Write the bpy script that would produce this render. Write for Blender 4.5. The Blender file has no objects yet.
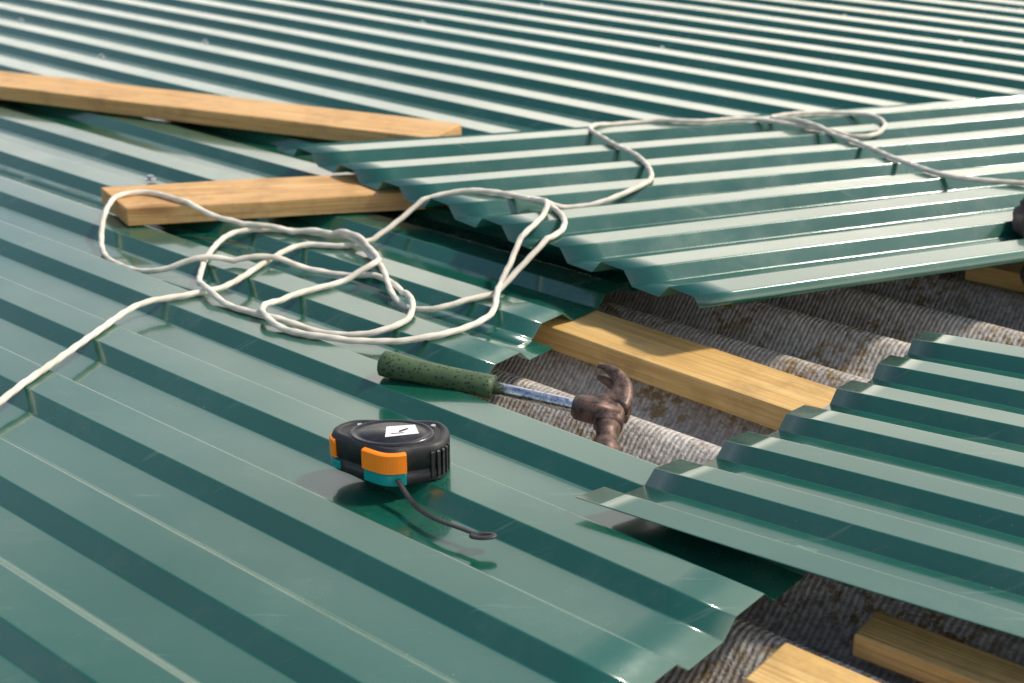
import bpy,math,random
from mathutils import Vector,noise
random.seed(4)
S=bpy.context.scene
S.view_settings.view_transform='Standard'; S.view_settings.look='None'; S.view_settings.exposure=0
# ---------- materials
class M:
    def __init__(s,name,rough=.5,col=(.5,.5,.5),**kw):
        s.m=bpy.data.materials.new(name); s.m.use_nodes=True; s.t=s.m.node_tree; s.n=s.t.nodes; s.b=s.n['Principled BSDF']
        s.b.inputs['Base Color'].default_value=(*col,1); s.b.inputs['Roughness'].default_value=rough
        for k,v in kw.items(): s.b.inputs[k.replace('_',' ')].default_value=v
        s.tc=s.n.new('ShaderNodeTexCoord')
    def lk(s,a,b): s.t.links.new(a,b)
    def mapping(s,scale,rot=(0,0,0)):
        mp=s.n.new('ShaderNodeMapping'); s.lk(s.tc.outputs['Object'],mp.inputs['Vector']); mp.inputs['Scale'].default_value=scale; mp.inputs['Rotation'].default_value=rot; return mp.outputs[0]
    def noise(s,scale,vec=None,detail=4,rough=.55,dist=0):
        q=s.n.new('ShaderNodeTexNoise'); q.inputs['Scale'].default_value=scale; q.inputs['Detail'].default_value=detail; q.inputs['Roughness'].default_value=rough; q.inputs['Distortion'].default_value=dist
        s.lk(vec if vec else s.tc.outputs['Object'],q.inputs['Vector']); return q.outputs['Fac']
    def vor(s,scale,vec=None,feature='F1'):
        q=s.n.new('ShaderNodeTexVoronoi'); q.feature=feature; q.inputs['Scale'].default_value=scale
        s.lk(vec if vec else s.tc.outputs['Object'],q.inputs['Vector']); return q.outputs['Distance']
    def ramp(s,fac,stops):
        r=s.n.new('ShaderNodeValToRGB'); e=r.color_ramp.elements
        while len(e)<len(stops): e.new(.5)
        for i,(p,c) in enumerate(stops):
            e[i].position=p; e[i].color=(*c,1) if isinstance(c,tuple) else (c,c,c,1)
        s.lk(fac,r.inputs[0]); return r.outputs[0]
    def mix(s,fac,a,b,mode='MIX'):
        q=s.n.new('ShaderNodeMix'); q.data_type='RGBA'; q.blend_type=mode
        for sock,v in ((q.inputs[0],fac),(q.inputs[6],a),(q.inputs[7],b)):
            if isinstance(v,(int,float)): sock.default_value=v
            elif isinstance(v,tuple): sock.default_value=(*v,1)
            else: s.lk(v,sock)
        return q.outputs[2]
    def bump(s,hgt,strength,dist,prev=None):
        q=s.n.new('ShaderNodeBump'); q.inputs['Strength'].default_value=strength; q.inputs['Distance'].default_value=dist
        s.lk(hgt,q.inputs['Height'])
        if prev: s.lk(prev,q.inputs['Normal'])
        return q.outputs[0]
    def set(s,**kw):
        for k,v in kw.items(): s.lk(v,s.b.inputs[k.replace('_',' ')])
        return s.m

g=M('green_painted_steel',.2,(.02,.11,.085),Specular_IOR_Level=.75,IOR=1.5,Coat_Weight=.8,Coat_Roughness=.05,Coat_IOR=1.55)
g.b.inputs['Specular Tint'].default_value=(.88,1,.96,1)
big=g.noise(2.2,detail=2)
c=g.mix(g.ramp(big,[(.3,0.),(.7,1.)]),(.004,.070,.042),(.008,.092,.066))
n9=g.noise(9,detail=5,rough=.7)
c=g.mix(g.ramp(n9,[(.52,0.),(.85,.28)]),c,(.13,.19,.15))
spk=g.ramp(g.vor(60),[(.0,1.),(.05,0.)])
spf=g.mix(1.,spk,g.ramp(big,[(.4,0.),(.6,.8)]),'MULTIPLY')
c=g.mix(spf,c,(.42,.4,.32))
# faint rubbed scuffs running with the ribs
scv=g.mapping((5,60,1),(0,0,math.radians(40.5))); scn=g.noise(1.5,scv,detail=4,rough=.7)
c=g.mix(g.ramp(scn,[(.62,0.),(.72,.16)]),c,(.3,.36,.3))
ro=g.ramp(n9,[(.3,.14),(.75,.34)])
bn=g.bump(g.noise(6,detail=1),.25,.01)
MG=g.set(Base_Color=c,Roughness=ro,Normal=bn)
mg2=M('green_sheet_underside',.5,(.05,.07,.06)).m

def wood(name,a,b,k):
    w=M(name,.6,a)
    v=w.mapping((1.2,14,14)); n1=w.noise(3,v,detail=5,rough=.6,dist=1.2)
    v2=w.mapping((3,160,160)); n2=w.noise(2,v2,detail=3)
    c=w.mix(w.ramp(n1,[(.35,0.),(.65,1.)]),a,b)
    c=w.mix(w.ramp(n2,[(.40,0.),(.68,.6)]),c,k)
    kn=w.ramp(w.vor(1,w.mapping((3.5,9,9))),[(.05,1.),(.16,0.)])
    c=w.mix(kn,c,k)
    dirt=w.ramp(w.noise(14,detail=6,rough=.7),[(.5,0.),(.8,.6)]); c=w.mix(dirt,c,tuple(x*.35 for x in k))
    return w.set(Base_Color=c,Normal=w.bump(n2,.8,.0018))
MW=wood('pine_board',(.70,.44,.19),(.58,.32,.11),(.36,.18,.06))
MW2=wood('pine_batten',(.74,.50,.20),(.62,.38,.12),(.40,.22,.07))

a=M('asbestos_cement',.95,(.3,.28,.25),Specular_IOR_Level=.15)
n1=a.noise(9,detail=6,rough=.7); n2=a.noise(150,detail=3,rough=.7)
c=a.mix(a.ramp(n1,[(.35,0.),(.65,1.)]),(.46,.42,.38),(.74,.70,.64))
c=a.mix(a.ramp(n2,[(.42,.0),(.64,.6)]),c,(.19,.165,.145))
lich=a.mix(1.,a.ramp(a.noise(95,detail=4,rough=.7),[(.50,0.),(.57,.9)]),a.ramp(a.noise(8,detail=3),[(.46,0.),(.58,1.)]),'MULTIPLY')
c=a.mix(lich,c,(.27,.18,.07))
wv=a.n.new('ShaderNodeTexWave'); wv.wave_type='BANDS'; wv.bands_direction='X'; wv.inputs['Scale'].default_value=55; wv.inputs['Distortion'].default_value=1.2; wv.inputs['Detail'].default_value=1
a.lk(a.mapping((1,1,1)),wv.inputs['Vector'])
c=a.mix(a.ramp(wv.outputs['Fac'],[(.0,.35),(.5,0.)]),c,(.18,.15,.13))
bn=a.bump(wv.outputs['Fac'],.5,.002); bn=a.bump(n2,.8,.003,bn)
MA=a.set(Base_Color=c,Normal=bn)

r=M('white_cord',.65,(.78,.75,.68))
MR=r.set(Base_Color=r.mix(r.ramp(r.noise(25,detail=5),[(.4,0.),(.75,.7)]),(.72,.67,.58),(.42,.37,.29)))
bk=M('black_rubber',.5,(.016,.017,.02)); MBK=bk.set(Normal=bk.bump(bk.noise(900,detail=2),.3,.0006),Roughness=bk.ramp(bk.noise(60,detail=6),[(.3,.38),(.7,.62)]),Base_Color=bk.mix(bk.ramp(bk.noise(110,detail=5,rough=.7),[(.5,0.),(.75,.5)]),(.013,.014,.017),(.07,.066,.06)))
bd=M('black_glossy_plastic',.3,(.02,.021,.026)); MBD=bd.set(Roughness=bd.ramp(bd.noise(50,detail=6),[(.3,.2),(.7,.42)]),Base_Color=bd.mix(bd.ramp(bd.noise(160,detail=5,rough=.7),[(.55,0.),(.75,.5)]),(.014,.015,.02),(.09,.085,.08)))
MOR=M('orange_plastic',.35,(.95,.25,.01)).m; MTE=M('teal_plastic',.35,(.0,.27,.27)).m; MWH=M('white_label',.4,(.8,.8,.77)).m
ch=M('chromed_steel',.22,(.55,.57,.6),Metallic=1.); 
MCH=ch.set(Base_Color=ch.mix(ch.ramp(ch.noise(300,detail=5,rough=.8),[(.5,0.),(.6,.8)]),(.6,.62,.66),(.12,.13,.18)),Roughness=ch.ramp(ch.noise(200,detail=4),[(.3,.15),(.7,.45)]))
ru=M('rusty_steel',.6,(.1,.06,.045),Metallic=.55)
rn=ru.noise(90,detail=6,rough=.7)
MRU=ru.set(Base_Color=ru.mix(ru.ramp(rn,[(.38,0.),(.62,1.)]),(.05,.034,.03),(.19,.12,.095)),Roughness=ru.ramp(rn,[(.3,.3),(.7,.65)]),Normal=ru.bump(rn,.4,.001))
gr=M('green_rubber_grip',.55,(.05,.1,.04))
dots=gr.ramp(gr.vor(1,gr.mapping((230,230,230))),[(.26,1.),(.36,0.)])
gn=gr.noise(60,detail=5)
MGR=gr.set(Base_Color=gr.mix(dots,gr.mix(gn,(.012,.045,.018),(.07,.12,.04)),(.01,.014,.01)),Normal=gr.bump(dots,-.6,.001))
MZN=M('zinc_steel',.35,(.5,.52,.55),Metallic=.9).m
gl=M('dark_leather',.85,(.035,.026,.022)); MGL=gl.set(Normal=gl.bump(gl.noise(120,detail=6),.6,.002),Base_Color=gl.mix(gl.noise(20,detail=6),(.02,.016,.015),(.07,.05,.04)))
gd=M('ground_soil',.95,(.09,.08,.05)); MGD=gd.set(Base_Color=gd.mix(gd.noise(.4,detail=8),(.05,.07,.025),(.12,.1,.07)))

def mesh(name,vs,fs,mat,smooth=True,loc=(0,0,0),rz=0,parent=None):
    me=bpy.data.meshes.new(name); me.from_pydata(vs,[],fs); me.update()
    for m in (mat if isinstance(mat,list) else [mat]): me.materials.append(m)
    if smooth: me.polygons.foreach_set('use_smooth',[True]*len(me.polygons))
    o=bpy.data.objects.new(name,me); S.collection.objects.link(o); o.location=loc; o.rotation_euler=(0,0,rz)
    if parent: o.parent=parent
    return o
def empty(name):
    o=bpy.data.objects.new(name,None); S.collection.objects.link(o); return o

# ---------- trapezoidal sheets
P=.115; HH=.0135; TOP=.040; FL=.015
def prof0(v,ph=0):
    x=((v+ph)/P)%1*P
    if x<TOP: return HH
    if x<TOP+FL: return HH*(1-(x-TOP)/FL)
    if x<P-FL: return 0
    return HH*(1-(P-x)/FL)
def prof(v,ph=0): return sum(prof0(v+k*.0004,ph) for k in (-2,-1,0,1,2))/5
def vsamples(v0,v1,ph=0):
    out={v0,v1}
    corners=[0,TOP,TOP+FL,P-FL]
    k0=int((v0+ph)//P)-1; k1=int((v1+ph)//P)+2
    for k in range(k0,k1):
        for c in corners:
            b=k*P+c-ph
            for e in (-.0028,-.0014,-.0007,0,.0007,.0014,.0028):
                if v0<b+e<v1: out.add(b+e)
    return sorted(out)
def sheet(name,pos,u0,u1,v0,v1,ph=0,nu=40,wav=.0015,seed=None,hs=1.):
    vv=vsamples(v0,v1,ph); vs=[];fs=[]
    if seed is None: seed=random.random()*50
    for v in vv:
        for i in range(nu+1):
            u=u0+(u1-u0)*i/nu
            x,y,z=pos(u,v)
            z+=hs*prof(v,ph)+wav*noise.noise(Vector((u*2.2+seed,v*4,seed)))
            vs.append((x,y,z))
    n=nu+1
    for j in range(len(vv)-1):
        for i in range(nu):
            a_=j*n+i; fs.append((a_,a_+1,a_+n+1,a_+n))
    o=mesh(name,vs,fs,[MG,mg2])
    so=o.modifiers.new('thick','SOLIDIFY'); so.thickness=.0007; so.offset=-1
    return o
A0=math.radians(-40.5); du=Vector((math.cos(A0),math.sin(A0))); dv=Vector((-du.y,du.x))
def flat(z): 
    def p(u,v):
        q=du*u+dv*v; return (q.x,q.y,z)
    return p
PH=-.925+TOP+.006
sheet('metal_roof_sheet',flat(.0032),-4.2,-.44,-.34,.925,PH,nu=60,seed=3)
sheet('metal_roof_sheet',flat(.0016),-4.2,-.43,-1.6,-.30,PH,nu=40,seed=3)
sheet('metal_roof_sheet',flat(.0),-3.35,-.872,.90,1.09,PH,nu=30,seed=3)
v=1.07; k=0
while v<8:
    z=.0012*(k%2)
    end=-.905 if v<2.5 else 3.0
    sheet('metal_roof_sheet',flat(z),-3.38,end,v,v+P*10+.03,PH,nu=40 if end<0 else 60,seed=3)
    sheet('metal_roof_sheet',flat(z+.0018),-8,-3.3,v-(.2 if k==0 else 0),v+P*10+.03,PH,nu=40,seed=3)
    v+=P*10; k+=1
def patch(TL,TR,BL,BR,w,L,bow=0):
    TL,TR,BL,BR=map(Vector,(TL,TR,BL,BR))
    def p(u,v):
        t=1-v/w
        s=(u+bow*math.sin(math.pi*t)*max(0,1-u/L))/L
        q=(TL*(1-s)+TR*s)*(1-t)+(BL*(1-s)+BR*s)*t
        return q
    return p
def dirp(p,ang,L,z): return (p[0]+L*math.cos(math.radians(ang)),p[1]+L*math.sin(math.radians(ang)),z)
TL=(-.345,2.030,.042); BL=(.196,1.380,.046)
wC=P*8.0
sheet('loose_metal_sheet',patch(TL,dirp(TL,16.0,2.0,.035),BL,dirp(BL,22,1.9,.03),wC,1.9),0,1.9,0,wC,-.01,nu=40,wav=.004,hs=1.15)
TL=(.428,1.36,.022); BL=(.052,1.018,.0175)
wD=P*6.4
sheet('loose_metal_sheet',patch(TL,dirp(TL,-26.5,1.1,.022),BL,dirp(BL,-33,1.1,.012),wD,1.1,.025),0,1.1,0,wD,.0,nu=30,wav=.003)

# ---------- asbestos
vs=[];fs=[];nv=900;nu=24;v0,v1,u0,u1=.3,3.4,-1.6,2.2
for j in range(nv+1):
    v=v0+(v1-v0)*j/nv
    for i in range(nu+1):
        u=u0+(u1-u0)*i/nu
        vs.append((u,v,.021*math.cos(v/.118*2*math.pi+.6)+.002*noise.noise(Vector((u*3,v*9,0)))))
for j in range(nv):
    for i in range(nu):
        b=j*(nu+1)+i; fs.append((b,b+1,b+nu+2,b+nu+1))
mesh('old_corrugated_roofing',vs,fs,MA,loc=(0,0,-.048),rz=A0)
mesh('ground',[(-400,-400,0),(400,-400,0),(400,400,0),(-400,400,0)],[(0,1,2,3)],MGD,False,(0,0,-3.2))
# ---------- boards
def board(name,p0,ang,L,W,z0,z1,mat,skew0=0,skew1=0):
    n=24; vs=[]; fs=[]
    for i in range(n+1):
        for (yy,zz) in ((0,z0),(0,z1),(-W,z1),(-W,z0)):
            s=i/n; x=s*L+(skew0*(1-s)+skew1*s)*(-yy/W)
            w=.0012*noise.noise(Vector((x*5,yy*20,zz*30+L)))
            vs.append((x,yy+w,zz+w))
    for i in range(n):
        for k in range(4):
            a_=i*4+k; b_=i*4+(k+1)%4; fs.append((a_,b_,b_+4,a_+4))
    fs.append((3,2,1,0)); e=n*4; fs.append((e,e+1,e+2,e+3))
    o=mesh(name,vs,fs,mat,False,(p0[0],p0[1],0),math.radians(ang))
    b=o.modifiers.new('b','BEVEL'); b.width=.002; b.segments=2; b.limit_method='ANGLE'
    return o
def back(p,ang,L): return (p[0]-L*math.cos(math.radians(ang)),p[1]-L*math.sin(math.radians(ang)))
board('wooden_board',back((-.935,2.584),-24.4,.9),-24.4,.94+.9,.10,.017,.0415,MW,0,.0)
board('wooden_board',(-.558,1.855),10.8,.41,.105,.0155,.0400,MW,.04,.02)
board('roof_batten',back((.091,1.515),-43,.5),-43,.5+.345,.076,-.028,-.001,MW2,0,.02)
board('roof_batten',(.280,.925),-38,1.2,.04,-.036,-.016,MW2)
board('roof_batten',(.200,.872),-40,.8,.056,-.032,-.008,MW2)
board('roof_batten',(.60,1.72),-38,.9,.05,-.030,-.004,MW2)

# ---------- sweep
def frame_sweep(name,pts,sizes,up,mat,n=16,ex=2.,parent=None,cap=True):
    pts=[Vector(p) for p in pts]; vs=[];fs=[]
    for i,p in enumerate(pts):
        t=(pts[min(i+1,len(pts)-1)]-pts[max(i-1,0)]).normalized()
        s=t.cross(Vector(up)).normalized(); w=s.cross(t)
        a_,b_=sizes[i]
        for k in range(n):
            q=2*math.pi*k/n; cx,sx=math.cos(q),math.sin(q)
            cx=math.copysign(abs(cx)**(2/ex),cx); sx=math.copysign(abs(sx)**(2/ex),sx)
            vs.append(p+s*cx*a_+w*sx*b_)
    for i in range(len(pts)-1):
        for k in range(n):
            a_=i*n+k;b_=i*n+(k+1)%n; fs.append((a_,b_,b_+n,a_+n))
    if cap: fs.append(tuple(reversed(range(n)))); e=(len(pts)-1)*n; fs.append(tuple(range(e,e+n)))
    o=mesh(name,vs,fs,mat,True,parent=parent)
    return o
def interp(keys,n):
    out=[]; m=len(keys)
    K=[Vector(k) for k in keys]
    for i in range(m-1):
        p0,p1,p2,p3=K[max(i-1,0)],K[i],K[i+1],K[min(i+2,m-1)]
        for j in range(n):
            t=j/n
            out.append(.5*((2*p1)+(p2-p0)*t+(2*p0-5*p1+4*p2-p3)*t*t+(3*p1-p0-3*p2+p3)*t**3))
    out.append(K[-1]); return out
# ---------- hammer
H=empty('claw_hammer')
a0=Vector((-.130,1.287,.031)); a1=Vector((.087,1.226,.006)); ax=(a1-a0)
def along(s): return a0+ax*s
gk=[(0,.010,.009),(.01,.0135,.012),(.06,.0145,.0125),(.15,.0125,.011),(.3,.012,.0105),(.42,.0125,.011),(.49,.0135,.0115),(.515,.013,.0115),(.52,.009,.009)]
frame_sweep('grip',[along(k[0]) for k in gk],[(k[1],k[2]) for k in gk],(0,0,1),MGR,20,2.3,H)
sk=[(.515,.0068),(.7,.0068),(.85,.007),(.95,.0075)]
frame_sweep('shaft',[along(k[0]) for k in sk],[(k[1],k[1]) for k in sk],(0,0,1),MCH,20,2.,H)
fx=Vector((.085,1.170,-.016)); ct=Vector((.093,1.226,.004)); hd=(ct-fx).normalized()
fk=[(0,.0115),(.0015,.0142),(.016,.0142),(.019,.0118),(.025,.0100),(.034,.0100),(.042,.0125)]
frame_sweep('striking_face',[fx+hd*k[0] for k in fk],[(k[1],k[1]) for k in fk],ax,MRU,24,2.2,H)
ek=[(-.017,.0095),(-.014,.0118),(0,.0128),(.012,.0125),(.018,.011)]
frame_sweep('head_eye',[ct+hd*k[0] for k in ek],[(k[1]*1.,k[1]*1.2) for k in ek],ax,MRU,20,4,H)
frame_sweep('head_collar',[along(s) for s in (.87,.89,.96,1.08)],[(.0085,.0085),(.0115,.0115),(.0125,.0125),(.0105,.0105)],(0,0,1),MRU,20,3,H)
axn=ax.normalized(); side=hd.cross(axn).normalized()
for sg in (-1,1):
    kp=[];ks=[]
    for i in range(15):
        t=i/14
        an=t*1.6
        R_=.036
        p=ct+axn*.005+hd*(.006+R_*math.sin(an)*1.15)+axn*(.010*math.sin(t*3.14)-R_*(1-math.cos(an))*.55)+side*sg*(.0056+.0030*t)+Vector((0,0,.006*t))
        kp.append(p); ks.append(((.0070-.0014*t),(.0120*(1-t)+.0022)) )
    frame_sweep('claw_prong',kp,ks,axn,MRU,14,3.2,H)

# ---------- tape measure
T=empty('tape_measure')
poly=[(-.104,1.055),(-.058,1.070),(-.052,1.098),(-.062,1.117),(-.138,1.120),(-.154,1.108),(-.156,1.090)]
cx=sum(p[0] for p in poly)/7; cy=sum(p[1] for p in poly)/7
def rounded(poly,rad,seg=8,mid=5):
    out=[];m=len(poly); blk=[]
    for i in range(m):
        p=Vector(poly[i]); a_=(Vector(poly[i-1])-p); b_=(Vector(poly[(i+1)%m])-p)
        la=min(rad,a_.length*.42); lb=min(rad,b_.length*.42)
        s=p+a_.normalized()*la; e=p+b_.normalized()*lb; B=[]
        for j in range(seg+1):
            t=j/seg; B.append((1-t)**2*s+2*t*(1-t)*p+t*t*e)
        blk.append(B)
    for i in range(m):
        out+=blk[i]; e=blk[i][-1]; s=blk[(i+1)%m][0]
        for j in range(1,mid+1): out.append(e.lerp(s,j/(mid+1)))
    return out
base=rounded(poly,.011)
def inset(pts,d):
    c=Vector((cx,cy)); m=len(pts); out=[]
    for i in range(m):
        t=(pts[(i+1)%m]-pts[i-1]); 
        t.normalize(); nrm=Vector((t.y,-t.x))
        if nrm.dot(pts[i]-c)<0: nrm=-nrm
        out.append(pts[i]-nrm*d)
    return out
def stack(name,levels,mat,parent,pts=base):
    vs=[];fs=[];m=len(pts)
    for z,d in levels:
        for q in inset(pts,d): vs.append((q.x,q.y,z))
    for l in range(len(levels)-1):
        for k in range(m):
            a_=l*m+k;b_=l*m+(k+1)%m; fs.append((a_,b_,b_+m,a_+m))
    fs.append(tuple(reversed(range(m)))); e=(len(levels)-1)*m; fs.append(tuple(range(e,e+m)))
    return mesh(name,vs,fs,mat,True,parent=parent)
zb=.0168
o=stack('casing',[(zb,.003),(zb+.0012,.001),(zb+.003,0),(zb+.011,0),(zb+.0115,.0014),(zb+.0145,.0014),(zb+.015,0),(zb+.031,0),(zb+.0335,.0008),(zb+.0352,.003),(zb+.0355,.006),(zb+.0343,.0068),(zb+.0341,.009)],MBK,T)
vs=[];fs=[]
dc=Vector((-.103,1.090)); lv=[(.033,.0310),(.0352,.0305),(.0366,.0295),(.0368,.028),(.0358,.0265),(.0358,.023),(.0368,.022),(.0368,.0)]
n=48
for z,rr in lv[:-1]:
    for k in range(n):
        q=k*2*math.pi/n; vs.append((dc.x+rr*1.2*math.cos(q),dc.y+rr*.80*math.sin(q),zb+z))
for l in range(len(lv)-2):
    for k in range(n):
        a_=l*n+k;b_=l*n+(k+1)%n; fs.append((a_,b_,b_+n,a_+n))
fs.append(tuple(range((len(lv)-2)*n,(len(lv)-1)*n)))
o=mesh('side_cover',vs,fs,MBD,True,parent=T)
lz=zb+.0372; lc=Vector((-.095,1.091)); q=math.radians(10)
def lab(name,cx_,cy_,w,hh,z,mat,rot=q):
    pts=[(-w,-hh),(w,-hh*.8),(w*.9,hh),(-w*.8,hh*1.05)]
    vs=[(cx_+a_*math.cos(rot)-b_*math.sin(rot),cy_+a_*math.sin(rot)+b_*math.cos(rot),z) for a_,b_ in pts]
    mesh(name,vs,[(0,1,2,3)],mat,False,parent=T)
lab('label',lc.x,lc.y,.0145,.0095,lz,MWH); lab('label_print',lc.x+.002,lc.y+.001,.005,.0014,lz+.0002,MBK,q+.5); lab('label_print_2',lc.x-.003,lc.y-.005,.006,.0007,lz+.0002,MBK,q)
for sx_,sy_ in ((-.132,1.106),(-.068,1.104)):
    vs=[(sx_+.0022*math.cos(k*math.pi/6),sy_+.0022*math.sin(k*math.pi/6),zb+z) for z in (.0340,.0360) for k in range(12)]
    fs=[(k,(k+1)%12,12+(k+1)%12,12+k) for k in range(12)]+[tuple(range(12,24))]
    mesh('casing_screw',vs,fs,MZN,False,parent=T)
def band(name,i0,i1,z0,z1,off,mat):
    pts=inset(base,-off); pin=inset(base,.002); m=len(base); vs=[];fs=[]
    idx=[i%m for i in range(i0,i1+1)]
    prof_=[(z0,0),(z0,1),(z0+.001,1.3),(z1-.001,1.3),(z1,1),(z1,0)]
    for i in idx:
        for z,kf in prof_:
            p=pin[i]+(pts[i]-pin[i])*kf; vs.append((p.x,p.y,z))
    L=len(prof_)
    for j in range(len(idx)-1):
        for k in range(L-1): a_=j*L+k; fs.append((a_,a_+1,a_+L+1,a_+L))
    fs.append(tuple(range(L))); fs.append(tuple(reversed(range((len(idx)-1)*L,len(idx)*L))))
    mesh(name,vs,fs,mat,False,parent=T)
band('orange_lock_button',-2,9,zb+.0140,zb+.0328,.0030,MOR)
band('teal_inlay',-2,9,zb+.0020,zb+.0130,.0012,MTE)
band('orange_side_clip',82,90,zb+.0135,zb+.031,.0014,MOR)
band('teal_side_inlay',82,92,zb+.004,zb+.0115,.001,MTE)
for i in range(5): band('grip_rib',15+i*2-1,15+i*2,zb+.005,zb+.030,.0012,MBK)
sp=interp([(-.096,1.054,.026),(-.093,1.049,.024),(-.085,1.036,.0185),(-.074,1.018,.0172),(-.058,1.001,.0178),(-.040,.989,.0175),(-.026,.979,.0175)],8)
frame_sweep('wrist_strap',sp,[(.0027,.0009)]*len(sp),(0,0,1),MBK,8,3,T)
lp=[( -.026+.009*math.cos(t)*1.0+.003, .979+.0032*math.sin(t)-.002,.0180) for t in [2.6+ i*2*math.pi/24 for i in range(25)]]
frame_sweep('strap_hook',lp,[(.0025,.0014)]*len(lp),(0,0,1),MBK,8,2,T)

# ---------- screws
vs=[];fs=[]
def screw(x,y,z):
    for r0,z0,z1,n in ((.0085,0,.0012,16),(.0048,.0012,.0062,6)):
        b_=len(vs)
        for zz in (z0,z1):
            for k in range(n): vs.append((x+r0*math.cos(k*2*math.pi/n),y+r0*math.sin(k*2*math.pi/n),z+zz))
        for k in range(n): fs.append((b_+k,b_+(k+1)%n,b_+n+(k+1)%n,b_+n+k))
        fs.append(tuple(range(b_+n,b_+2*n)))
for (x,y) in ((-.53,2.013),(-.856,2.847),(.33,2.98),(-.62,3.06),(-.2,3.25),(.75,3.3),(.95,3.02),(1.2,3.4),(.1,3.5),(-1.1,3.3),(.6,3.6)):
    u=Vector((x,y)).dot(du); vv_=Vector((x,y)).dot(dv)
    kk=round((vv_+PH-(TOP+FL+P-FL)/2)/P); vv_=kk*P+(TOP+P)/2-PH
    q=du*u+dv*vv_; screw(q.x,q.y,.0035)
mesh('roofing_screws',vs,fs,MZN,False)

# ---------- dark glove
vs=[];fs=[]
keys=[(.622,1.70,.062,.012),(.632,1.67,.064,.04),(.635,1.62,.055,.058),(.638,1.575,.022,.06),(.66,1.54,-.005,.05),(.72,1.52,-.02,.03)]
n=28
K=interp(keys,6)
for i,k in enumerate(K):
    for j in range(n):
        q=2*math.pi*j/n
        rr=k[3]*(1+.45*noise.noise(Vector((math.cos(q)*1.5,math.sin(q)*1.5,i*.12)))+.25*noise.noise(Vector((math.cos(q)*4,math.sin(q)*4,i*.3))))
        vs.append((k[0]+rr*math.cos(q)*.9+.02,k[1]+rr*math.cos(q)*.3,k[2]+rr*math.sin(q)*.55))
for i in range(len(K)-1):
    for j in range(n):
        a_=i*n+j;b_=i*n+(j+1)%n; fs.append((a_,b_,b_+n,a_+n))
fs.append(tuple(reversed(range(n)))); e=(len(K)-1)*n; fs.append(tuple(range(e,e+n)))
mesh('work_glove',vs,fs,MGL)

# ---------- rope (path in metres on the roof plane)
RP=[(-0.499,1.189),(-0.487,1.224),(-0.464,1.303),(-0.441,1.389),(-0.414,1.472),(-0.365,1.503),(-0.33,1.532),(-0.298,1.617),(-0.264,1.679),(-0.208,1.679),(-0.161,1.714),(-0.107,1.76),(-0.041,1.76),
(0.008,1.735),(0.046,1.70),(0.063,1.64),(0.052,1.585),(0.009,1.538),(-0.036,1.5),(-0.092,1.481),(-0.134,1.522),(-0.162,1.617),(-0.21,1.698),(-0.285,1.738),(-0.354,1.73),(-0.372,1.642),
(-0.361,1.538),(-0.32,1.475),(-0.264,1.437),(-0.195,1.408),(-0.136,1.408),(-0.11,1.454),(-0.129,1.538),(-0.181,1.595),(-0.268,1.617),(-0.352,1.617),(-0.437,1.617),(-0.496,1.66),(-0.523,1.718),
(-0.524,1.792),(-0.484,1.817),(-0.414,1.77),(-0.324,1.738),(-0.244,1.714),(-0.181,1.66),(-0.159,1.582),(-0.2,1.548),(-0.251,1.503),(-0.272,1.437),(-0.224,1.389),(-0.149,1.375),(-0.076,1.391),
(-0.026,1.442),(-0.014,1.518),(0.006,1.59),(0.034,1.645),(0.043,1.69),(0.025,1.728),(0.068,1.738),(0.133,1.764),(0.183,1.817),(0.179,1.928),(0.14,2.023),(0.12,2.105),(0.198,2.147),
(0.289,2.139),(0.368,2.157),(0.452,2.108),(0.52,2.073),(0.567,2.12),(0.558,2.188),(0.477,2.201),(0.404,2.169),(0.439,2.12),(0.496,2.034),(0.54,1.917),(0.587,1.835),(0.695,1.799)]
RR=.0035
def make_rope(name,RP):
    cr=interp([(x,y,0) for x,y in RP],24)
    pts=[cr[0]]; step=.0022; acc=0
    for p,q_ in zip(cr,cr[1:]):
        seg=(q_-p).length; 
        if seg==0: continue
        pos=step-acc
        while pos<=seg: pts.append(p.lerp(q_,pos/seg)); pos+=step
        acc=(acc+seg)%step
    dg=bpy.context.evaluated_depsgraph_get(); N=len(pts)
    zs=[]
    for p in pts:
        ok,loc,*_=S.ray_cast(dg,Vector((p.x,p.y,1)),Vector((0,0,-1))); zs.append(loc.z if ok else 0)
    W=18
    mx=[max(zs[max(0,i-W):i+W+1]) for i in range(N)]
    sm=[sum(mx[max(0,i-W):i+W+1])/len(mx[max(0,i-W):i+W+1]) for i in range(N)]
    add=[0]*N; grid={}
    for i,p in enumerate(pts):
        key=(int(p.x//.01),int(p.y//.01)); hit=0
        for a_ in (-1,0,1):
            for b_ in (-1,0,1):
                for j in grid.get((key[0]+a_,key[1]+b_),()):
                    if i-j>25 and (pts[j].xy-p.xy).length<.0075: hit=max(hit,add[j]+2*RR)
        add[i]=min(hit,.016); grid.setdefault(key,[]).append(i)
    ad=[max(add[j]*(.5+.5*math.cos(math.pi*min(1,abs(i-j)/22))) for j in range(max(0,i-22),min(N,i+23))) for i in range(N)]
    for i,p in enumerate(pts): p.z=sm[i]+RR+ad[i]+.0004
    n=12; vs=[];fs=[]
    for i,p in enumerate(pts):
        t=(pts[min(i+1,N-1)]-pts[max(i-1,0)]).normalized(); s=t.cross(Vector((0,0,1))).normalized(); w=s.cross(t)
        for k in range(n):
            q=2*math.pi*k/n; r_=RR*(1+.08*math.cos(3*q-i*step/.024*2*math.pi)); vs.append(p+s*math.cos(q)*r_+w*math.sin(q)*r_)
    for i in range(N-1):
        for k in range(n):
            a_=i*n+k;b_=i*n+(k+1)%n; fs.append((a_,b_,b_+n,a_+n))
    fs.append(tuple(reversed(range(n)))); fs.append(tuple(range((N-1)*n,N*n)))
    return mesh(name,vs,fs,MR)
bpy.context.view_layer.update()
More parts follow.
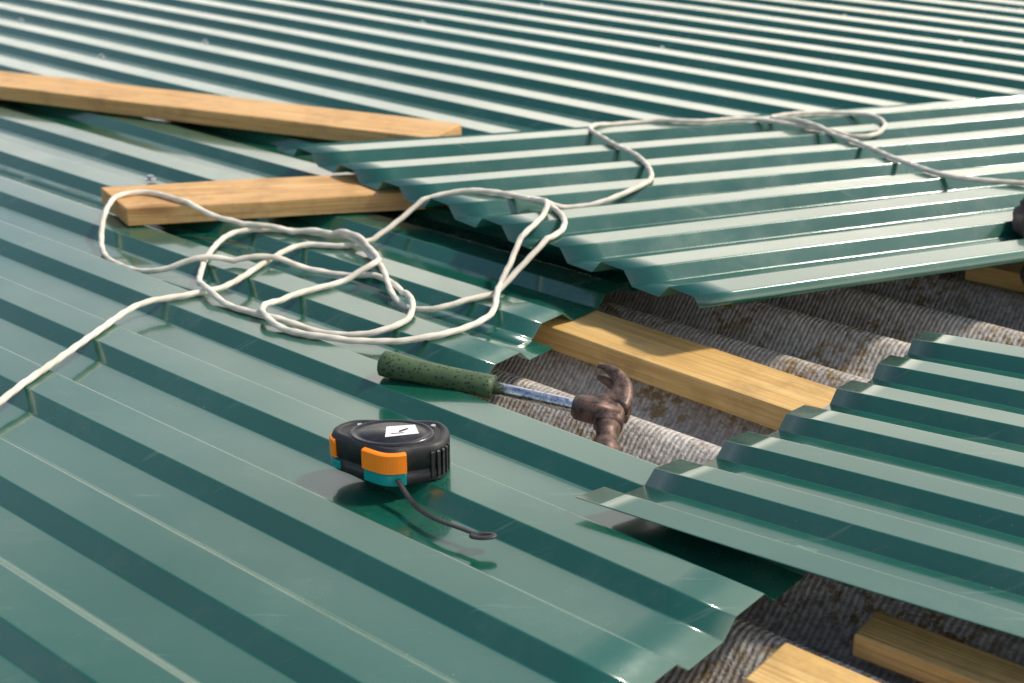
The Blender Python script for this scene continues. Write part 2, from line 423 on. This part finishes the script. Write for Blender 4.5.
make_rope('white_rope',RP)

# ---------- light
W=bpy.data.worlds.new('World'); S.world=W; W.use_nodes=True; t=W.node_tree; nn=t.nodes; bg=nn['Background']
sky=nn.new('ShaderNodeTexSky'); sky.sky_type='NISHITA'; sky.sun_disc=False
el=math.radians(54); az=math.radians(82)
sky.sun_elevation=el; sky.sun_rotation=az; sky.air_density=1.2; sky.dust_density=1.0
tc=nn.new('ShaderNodeTexCoord'); nz=nn.new('ShaderNodeTexNoise'); nz.inputs['Scale'].default_value=2.4; nz.inputs['Detail'].default_value=6
mp=nn.new('ShaderNodeMapping'); mp.inputs['Scale'].default_value=(1,1,2.2); t.links.new(tc.outputs['Generated'],mp.inputs[0]); t.links.new(mp.outputs[0],nz.inputs['Vector'])
rp=nn.new('ShaderNodeValToRGB'); rp.color_ramp.elements[0].position=.40; rp.color_ramp.elements[0].color=(.12,.12,.12,1); rp.color_ramp.elements[1].position=.72
dt=nn.new('ShaderNodeVectorMath'); dt.operation='DOT_PRODUCT'; t.links.new(tc.outputs['Generated'],dt.inputs[0]); dt.inputs[1].default_value=(.93,.37,0)
ad=nn.new('ShaderNodeMath'); ad.operation='MULTIPLY_ADD'; t.links.new(dt.outputs['Value'],ad.inputs[0]); ad.inputs[1].default_value=.42; t.links.new(nz.outputs['Fac'],ad.inputs[2])
t.links.new(ad.outputs[0],rp.inputs[0])
sx=nn.new('ShaderNodeSeparateXYZ'); t.links.new(tc.outputs['Generated'],sx.inputs[0])
mr=nn.new('ShaderNodeMapRange'); mr.inputs['From Min'].default_value=.25; mr.inputs['From Max'].default_value=.75; mr.inputs['To Min'].default_value=1; mr.inputs['To Max'].default_value=.05; t.links.new(sx.outputs['Z'],mr.inputs['Value'])
mu=nn.new('ShaderNodeMath'); mu.operation='MULTIPLY'; t.links.new(rp.outputs[0],mu.inputs[0]); t.links.new(mr.outputs[0],mu.inputs[1])
mx=nn.new('ShaderNodeMix'); mx.data_type='RGBA'; t.links.new(mu.outputs[0],mx.inputs[0]); t.links.new(sky.outputs[0],mx.inputs[6]); mx.inputs[7].default_value=(17,15.6,13.4,1)
t.links.new(mx.outputs[2],bg.inputs[0]); bg.inputs[1].default_value=.135
sl=bpy.data.lights.new('sun','SUN'); sl.energy=3.8; sl.angle=math.radians(6); sl.color=(1,.91,.77)
so=bpy.data.objects.new('sun',sl); S.collection.objects.link(so)
d=Vector((math.sin(az)*math.cos(el),math.cos(az)*math.cos(el),math.sin(el))); so.rotation_euler=(-d).to_track_quat('-Z','Y').to_euler()
# ---------- camera
cd=bpy.data.cameras.new('camera'); cam=bpy.data.objects.new('camera',cd); S.collection.objects.link(cam); S.camera=cam
cd.lens=50; cd.sensor_width=36; cd.clip_start=.05; cd.clip_end=1500; cam.location=(0,0,.6); cam.rotation_euler=(math.radians(90-23),0,0)
cd.dof.use_dof=True; cd.dof.focus_distance=1.30; cd.dof.aperture_fstop=7.5
